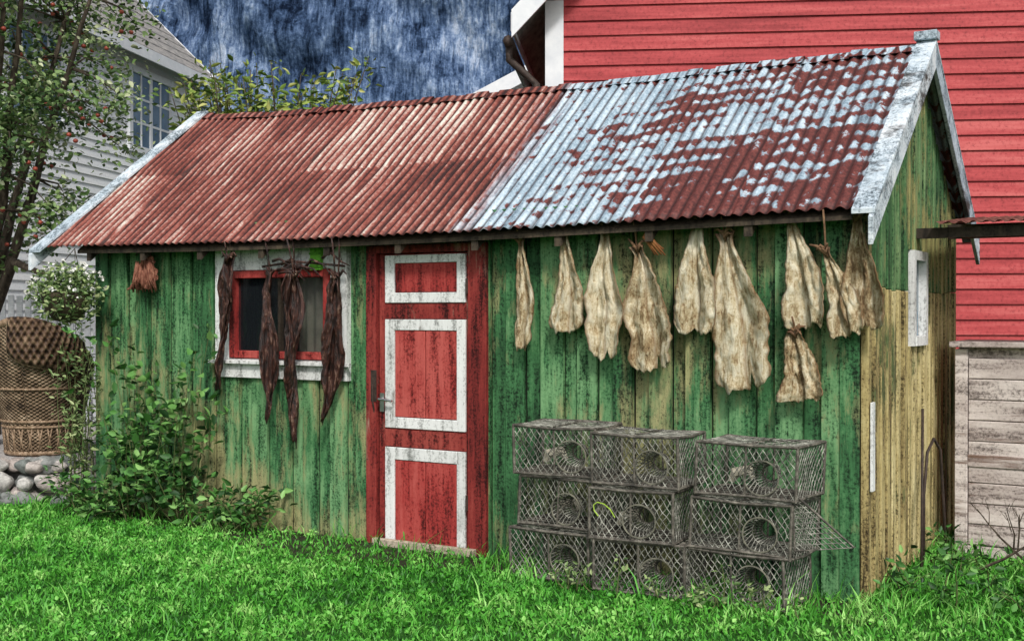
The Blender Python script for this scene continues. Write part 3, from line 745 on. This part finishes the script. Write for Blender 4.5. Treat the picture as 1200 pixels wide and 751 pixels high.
# ---------------------------------------------------------------- HOUSES
def house(name,o,ud,width,depth,eh,rh,clad,roofm,pitch=.16,corner=True,flip=1,over=.35,wins=()):
    root=empty(name); U=Vector((ud[0],ud[1],0)).normalized(); V=Vector((-U.y,U.x,0))*flip; O=Vector((o[0],o[1],0))
    def T(u,v,z): p=O+U*u+V*v; return (p.x,p.y,z)
    mb=MB()
    def siding(face,length,gable):
        z=0.0
        while z<(rh if gable else eh)-.01:
            z2=min(z+pitch,rh if gable else eh); r=random.random()
            def lim(zz):
                if not gable or zz<=eh: return 0,length
                t=(zz-eh)/(rh-eh)*length/2; return t,length-t
            a0,b0=lim(z);a1,b1=lim(z2)
            q=[face(a0,-.028,z),face(b0,-.028,z),face(b1,-.006,z2),face(a1,-.006,z2)]
            lo=[face(a0,-.0,z),face(b0,-.0,z)]
            mb.add(q+lo,[(0,1,2,3),(4,5,1,0)],0,r)
            z=z2
    siding(lambda a,n,z:T(a,n,z),width,True); siding(lambda a,n,z:T(a,depth-n,z),width,True)
    siding(lambda a,n,z:T(n,a,z),depth,False); siding(lambda a,n,z:T(width-n,a,z),depth,False)
    mb.build('cladding',[clad],root)
    mb=MB()
    sl=(rh-eh)/(width/2)
    for s in (0,1):
        def Q(uu,v,z): return T(uu if s==0 else width-uu,v,z)
        a=-over; za=eh-over*sl+.04; b=width/2; zb=rh+.04; th=.14
        mb.hexa([Q(a,-over,za),Q(b,-over,zb),Q(b,depth+over,zb),Q(a,depth+over,za),Q(a,-over,za+th),Q(b,-over,zb+th),Q(b,depth+over,zb+th),Q(a,depth+over,za+th)],0)
        n=int((b-a)/.22)
        for i in range(n):
            u0=a+(b-a)*i/n; u1=a+(b-a)*(i+1)/n; z0=za+(zb-za)*i/n+th; z1=za+(zb-za)*(i+1)/n+th
            mb.add([Q(u0,-over,z0+.03),Q(u0,depth+over,z0+.03),Q(u1,depth+over,z1+.008),Q(u1,-over,z1+.008),Q(u0,-over,z0),Q(u0,depth+over,z0)],[(0,1,2,3),(0,4,5,1)],0)
        for vv in (-over-.03,depth+over):
            mb.hexa([Q(a-.02,vv,za-.12),Q(b,vv,zb-.12),Q(b,vv+.03,zb-.12),Q(a-.02,vv+.03,za-.12),Q(a-.02,vv,za+th+.02),Q(b,vv,zb+th+.02),Q(b,vv+.03,zb+th+.02),Q(a-.02,vv+.03,za+th+.02)],1)
        mb.hexa([Q(a-.03,-over,za-.05),Q(a,-over,za-.05),Q(a,depth+over,za-.05),Q(a-.03,depth+over,za-.05),Q(a-.03,-over,za+th),Q(a,-over,za+th),Q(a,depth+over,za+th),Q(a-.03,depth+over,za+th)],1)
        if corner:
            for v0,v1 in ((-.05,.12),(depth-.12,depth+.05)):
                mb.hexa([Q(-.05,v0,0),Q(.14,v0,0),Q(.14,v1,0),Q(-.05,v1,0),Q(-.05,v0,eh),Q(.14,v0,eh),Q(.14,v1,eh),Q(-.05,v1,eh)],1)
    mb.build('roof_and_trim',[roofm,m_trim],root)
    mb=MB()
    for (v0,v1,z0,z1,nc,nr) in wins:
        bx=lambda a,b,n0,n1,c,d,mi: mb.hexa([T(n0,a,c),T(n0,b,c),T(n1,b,c),T(n1,a,c),T(n0,a,d),T(n0,b,d),T(n1,b,d),T(n1,a,d)],mi)
        bx(v0,v1,-.035,-.03,z0,z1,1)
        f=.12
        bx(v0-f,v0,-.08,0,z0-f,z1+f,0); bx(v1,v1+f,-.08,0,z0-f,z1+f,0); bx(v0,v1,-.078,0,z1,z1+f,0); bx(v0,v1,-.09,0,z0-f,z0,0)
        for i in range(1,nc):
            c=v0+(v1-v0)*i/nc; hw=.05 if i*2==nc else .018; bx(c-hw,c+hw,-.05,-.03,z0,z1,0)
        for i in range(1,nr):
            c=z0+(z1-z0)*i/nr; bx(v0,v1,-.045,-.03,c-.02,c+.02,0)
    if wins: mb.build('windows',[m_trim,m_pane],root)
    return root,T
oc=cw(.40,12.5); e=cw(6.5,11.9)
rh_,TR=house('red_house',oc,(e[0]-oc[0],e[1]-oc[1]),10,8,4.86,10.1,m_redclad,m_slate,pitch=.155)
mb=MB()
mb.tube([TR(-.42,-.2,4.42),TR(-.42,.4,4.40),TR(-.42,4,4.40)],.06,8,0)
mb.tube([TR(-.42,-.12,4.38),TR(-.42,-.12,4.24),TR(-.25,-.1,4.09),TR(-.14,-.1,3.99),TR(-.14,-.1,.2)],.04,8,0)
mb.build('gutter',[m_iron],rh_,smooth=True)
near=cw(-6.38-.157*13,24-.988*13)
vx=(cw(.157,.988)[0]-cw(0,0)[0],cw(.157,.988)[1]-cw(0,0)[1]); ux=(-vx[1],vx[0])
wh,TW=house('white_house',near,ux,8,13,6.45,10.4,m_whiteclad,m_slate,pitch=.15,flip=-1,wins=[(13-2.75,13-1.2,4.6,5.9,4,3),(13-6.6,13-5.1,4.6,5.9,4,3),(13-2.95,13-1.4,1.6,3.1,4,3)])
mb=MB(); mb.tube([TW(-.12,12.9,0),TW(-.12,12.9,6.1),TW(-.4,13.1,6.35)],.05,8,0); mb.build('downpipe',[m_trim],wh,smooth=True)
co=cw(-.45,21.5); ce=cw(3,21.5)
house('white_cottage',co,(ce[0]-co[0],ce[1]-co[1]),6,7,5.4,7.0,m_whiteclad,m_slate)

# ---------------------------------------------------------------- CABINET etc
mb=MB()
cx0,cx1,cy0,cy1,ch=.20,1.45,1.62,2.25,1.42
cbx=lambda a,b,c,d,e,f,mi=0: mb.box(a,b,c,d,e,f,mi)
cbx(cx0+.02,cx1-.02,cy0+.03,cy1,.05,ch-.03)
n=9
for i in range(n):
    z0=.08+i*(ch-.18)/n; cbx(cx0+.085,cx1-.085,cy0+.008,cy0+.03,z0+.003,z0+(ch-.18)/n-.003)
cbx(cx0,cx0+.08,cy0-.004,cy0+.03,0,ch-.04); cbx(cx1-.08,cx1,cy0-.004,cy0+.03,0,ch-.04)
cbx(cx0+.08,cx1-.08,cy0-.003,cy0+.007,.0,.075); cbx(cx0+.08,cx1-.08,cy0-.003,cy0+.007,.60,.68)
cbx(cx0-.03,cx1+.03,cy0-.05,cy1+.03,ch-.028,ch+.01)
cbx(cx0,cx0+.018,cy0+.031,cy1,.02,ch-.04)
mb.build('wooden_cabinet',[m_crate],None,bevel=.004)
mb=MB()
mb.tube([(.10,1.15,0),(.09,1.2,.45),(.10,1.25,.72),(.12,1.35,.80),(.14,1.45,.72),(.15,1.5,.4),(.16,1.55,0)],.010,6,0)
mb.tube([(.14,.9,0),(.07,1.25,1.0)],.009,6,0)
mb.build('iron_hoop',[m_iron],None,smooth=True)
mb=MB()
def br(p,d,l,r,n):
    q=p+d*l; mb.tube([p,p.lerp(q,.5)+Vector((R(-.02,.02),R(-.02,.02),R(-.01,.02))),q],[r,r*.8,r*.5],5,0)
    if n>0:
        for _ in range(2): br(p.lerp(q,R(.4,1)),(d+Vector((R(-.8,.8),R(-.5,.5),R(-.2,.9)))).normalized(),l*.6,r*.55,n-1)
br(Vector((.45,.95,.05)),Vector((.8,.1,.5)).normalized(),.35,.011,3); br(Vector((.8,1.2,.02)),Vector((-.7,-.1,.6)).normalized(),.35,.011,3)
mb.build('dead_branch',[m_bark],None)

# ---------------------------------------------------------------- PLANTS
def plant(name,stems,leafmat,leafsize,per,stemr=.006,stemmat=m_stem,width=.5,lf=.15):
    root=empty(name); mb=MB(); pos=[];dr_=[]
    for (bx,by,bz,tx,ty,tz) in stems:
        B=Vector((bx,by,bz)); T_=Vector((tx,ty,tz)); mid=B.lerp(T_,.5)+Vector((R(-.08,.08),R(-.08,.08),.12*(T_-B).length)); 
        pts=[B*(1-i/8)**2+mid*2*(i/8)*(1-i/8)+T_*(i/8)**2 for i in range(9)]
        mb.tube(pts,[stemr*(1-.75*i/8) for i in range(9)],5,0)
        for k in range(per):
            t=lf+(1-lf)*random.random()**.8; i=min(7,int(t*8)); p=pts[i].lerp(pts[i+1],t*8-i)
            o=Vector((R(-1,1),R(-1,1),R(-.4,.6)))*leafsize*R(.3,1.6)
            pos.append(tuple(p+o)); dr_.append(tuple(o.normalized()))
    mb.build('stems',[stemmat],root,smooth=True)
    leaves('leaves',pos,leafsize,leafmat,root,width=width,dirs=np.array(dr_))
    return root
st=[]
for k in range(36):
    bx=R(-5.85,-4.95); by=R(-.3,-.08); hh=R(.35,1.0)
    if k%4==0: hh=R(1.1,1.55)
    st.append((bx,by,0,bx+R(-.35,.3),by+R(-.25,.05),hh))
plant('leafy_shrub',st,m_leaf3,.085,26,width=.6)
st=[(R(-4.9,-4.3),R(-.3,-.05),0,R(-5.0,-4.1),R(-.45,-.05),R(.12,.38)) for _ in range(20)]
plant('leafy_shrub',st,m_leaf3,.07,20)
st=[]
for k in range(18):
    bx=R(-6.45,-6.15); by=R(-.25,.05); st.append((bx,by,0,bx+R(-.18,.2),by+R(-.2,.05),R(.7,1.65)))
plant('climbing_plant',st,m_leaf4,.06,36,width=.35)
st=[(R(-6.4,-5.5),R(-.45,-.2),0,R(-6.45,-5.4),R(-.6,-.2),R(.1,.35)) for _ in range(24)]
plant('weed_patch',st,m_leaf3,.07,18)
st=[]
for _ in range(75):
    x=R(.15,2.4);y=R(.0,1.3); st.append((x,y,0,x+R(-.15,.15),y+R(-.15,.1),R(.08,.28)))
plant('weed_patch',st,m_leaf3,.06,18)
st=[]
for _ in range(16):
    x=R(-1.6,-.0);y=R(-.66,-.56); st.append((x,y,0,x+R(-.05,.05),y+R(-.05,.05),R(.06,.24)))
plant('weed_patch',st,m_leaf4,.04,12)
st=[]
bx,by=cw(-2.8,14)
for k in range(64):
    a,b=cw(R(-3.95,-1.6),R(13.6,14.4)); st.append((bx+R(-.4,.4),by+R(-.4,.4),0,a,b,R(3.75,4.6)))
plant('tall_shrub',st,m_leaf2,.11,56,stemr=.02,stemmat=m_bark,width=.42,lf=.6)
def apple_tree():
    root=empty('apple_tree'); bx,by=cw(-5.45,12.4); mb=MB(); B=Vector((bx,by,.3)); fork=B+Vector((.1,-.05,1.2))
    mb.tube([B,B+Vector((.05,0,.6)),fork],[.13,.11,.10],10,0); limbs=[]
    cx_,cy_=cw(-5.27,12.0); cen=Vector((cx_,cy_,4.1)); rad=Vector((1.55,1.45,2.1))
    for k in range(9):
        a=2*math.pi*k/9+R(-.3,.3); e=cen+Vector((math.cos(a)*rad.x*.8,math.sin(a)*rad.y*.8,R(-1.2,1.5)))
        m1=fork.lerp(e,.45)+Vector((R(-.2,.2),R(-.2,.2),.25)); pts=[]
        for i in range(11):
            t=i/10; pts.append(fork*(1-t)**2+m1*2*t*(1-t)+e*t*t+Vector((R(-.03,.03),R(-.03,.03),R(-.03,.03))))
        mb.tube(pts,[.06*(1-.78*i/10) for i in range(11)],8,0); limbs+=pts
    pos=[];ap=[];rn=[]
    for k in range(185):
        while True:
            q=Vector((R(-1,1),R(-1,1),R(-1,1)))
            if .2<q.length<1: break
        c=cen+Vector((q.x*rad.x,q.y*rad.y,q.z*rad.z)); nr=min(limbs,key=lambda p:(p-c).length)
        mb.tube([nr,nr.lerp(c,.5)+Vector((R(-.06,.06),R(-.06,.06),R(0,.1))),c],[.014,.009,.003],5,0)
        tone=R(0.05,.65)
        for i in range(95):
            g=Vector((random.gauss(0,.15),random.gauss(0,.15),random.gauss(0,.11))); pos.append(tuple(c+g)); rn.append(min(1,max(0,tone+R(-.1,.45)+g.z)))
        for i in range(2 if random.random()<.6 else 0): ap.append(c+Vector((R(-.2,.2),R(-.2,.2),R(-.25,-.05))))
    X2,Y2=cw(-4.45,11.6); e=Vector((X2,Y2,1.95)); mb.tube([fork,fork.lerp(e,.4)+Vector((0,0,.45)),e],[.07,.05,.02],8,0)
    mb.build('trunk_and_limbs',[m_bark],root,smooth=True)
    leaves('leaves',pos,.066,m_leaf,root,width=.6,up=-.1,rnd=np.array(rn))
    mb=MB()
    for p in ap: mb.add([(p.x+q.x*.024,p.y+q.y*.024,p.z+q.z*.022) for q in iv],ifc,0)
    mb.build('apples',[m_apple],root,smooth=True)
apple_tree()
hb=empty('hanging_flower_basket'); cxb,cyb,czb=-6.26,-.34,1.80
mb=MB()
prof=[(.02,-.26),(.10,-.24),(.17,-.14),(.20,-.02)]
ns=20; vs=[(cxb+r*math.cos(2*math.pi*i/ns),cyb+r*math.sin(2*math.pi*i/ns),czb+z) for r,z in prof for i in range(ns)]
mb.add(vs,[(j*ns+i,j*ns+(i+1)%ns,(j+1)*ns+(i+1)%ns,(j+1)*ns+i) for j in range(3) for i in range(ns)],0)
for k in range(3):
    a=2.1*k; mb.tube([(cxb+.2*math.cos(a),cyb+.2*math.sin(a),czb),(cxb,cyb+.08,czb+.34)],.003,4,0)
mb.build('basket',[m_darkwood],hb,smooth=True)
g=rng.normal(size=(1800,3)); g/=np.linalg.norm(g,axis=1)[:,None]; g*=rng.uniform(.4,1.1,(1800,1)); p=np.c_[cxb+g[:,0]*.31,cyb+g[:,1]*.26,czb-.03+g[:,2]*.24]
leaves('foliage',p,.05,m_leaf4,hb)
g=rng.normal(size=(130,3)); g/=np.linalg.norm(g,axis=1)[:,None]; c=np.c_[cxb+g[:,0]*.33,cyb+g[:,1]*.28,czb+.02+g[:,2]*.22]; c=c[g[:,2]>-.4]
leaves('blossoms',np.repeat(c,6,axis=0),.024,m_flower,hb,width=.9)

# ---------------------------------------------------------------- MOUNTAIN
mb=MB(); NX,NZ=320,110; vs=[];fs=[]
for i in range(NX+1):
    for j in range(NZ+1):
        xx=-330+660*i/NX; z=-3+190*j/NZ
        sx_=xx+z*.35
        dz=255+z*.35+20*mn.fractal(Vector((sx_*.018,z*.010,0)),1,2,5)+7*abs(mn.fractal(Vector((sx_*.07,z*.03,4)),1,2,4))+2.0*mn.fractal(Vector((sx_*.25,z*.12,9)),1,2,3)-abs(xx)*.25
        X_,Y_=cw(xx,dz); vs.append((X_,Y_,z))
for i in range(NX):
    for j in range(NZ): a=i*(NZ+1)+j; fs.append((a,a+NZ+1,a+NZ+2,a+1))
mb.add(vs,fs,0); mb.build('mountain',[m_mount],None,smooth=True)

# ---------------------------------------------------------------- LIGHT, WORLD, CAMERA
sc=bpy.context.scene
w=bpy.data.worlds.new('World'); sc.world=w; w.use_nodes=True; nt=w.node_tree
sky=nt.nodes.new('ShaderNodeTexSky'); sky.sky_type='NISHITA'; sky.sun_disc=False
az_=math.radians(142); el=math.radians(45)
sky.sun_elevation=el; sky.sun_rotation=az_; sky.dust_density=3; sky.air_density=1
hs=nt.nodes.new('ShaderNodeHueSaturation'); hs.inputs['Saturation'].default_value=.4
nt.links.new(sky.outputs[0],hs.inputs['Color']); nt.links.new(hs.outputs[0],nt.nodes['Background'].inputs[0]); nt.nodes['Background'].inputs[1].default_value=.14
sd=bpy.data.lights.new('sun','SUN'); sd.energy=2.6; sd.angle=math.radians(8); sd.color=(1,.96,.9)
so=bpy.data.objects.new('sun',sd); C.objects.link(so)
sv=Vector((math.sin(az_)*math.cos(el),math.cos(az_)*math.cos(el),math.sin(el))); so.rotation_euler=sv.to_track_quat('Z','Y').to_euler()
cd=bpy.data.cameras.new('camera'); co=bpy.data.objects.new('camera',cd); C.objects.link(co); sc.camera=co
cd.lens=42; cd.sensor_width=36; cd.clip_end=2000
co.location=(1.76,-6.755,1.63); co.rotation_euler=(math.radians(90-.43),0,math.atan2(.5135,.858))
sc.view_settings.view_transform='Standard'; sc.view_settings.look='None'; sc.view_settings.exposure=0
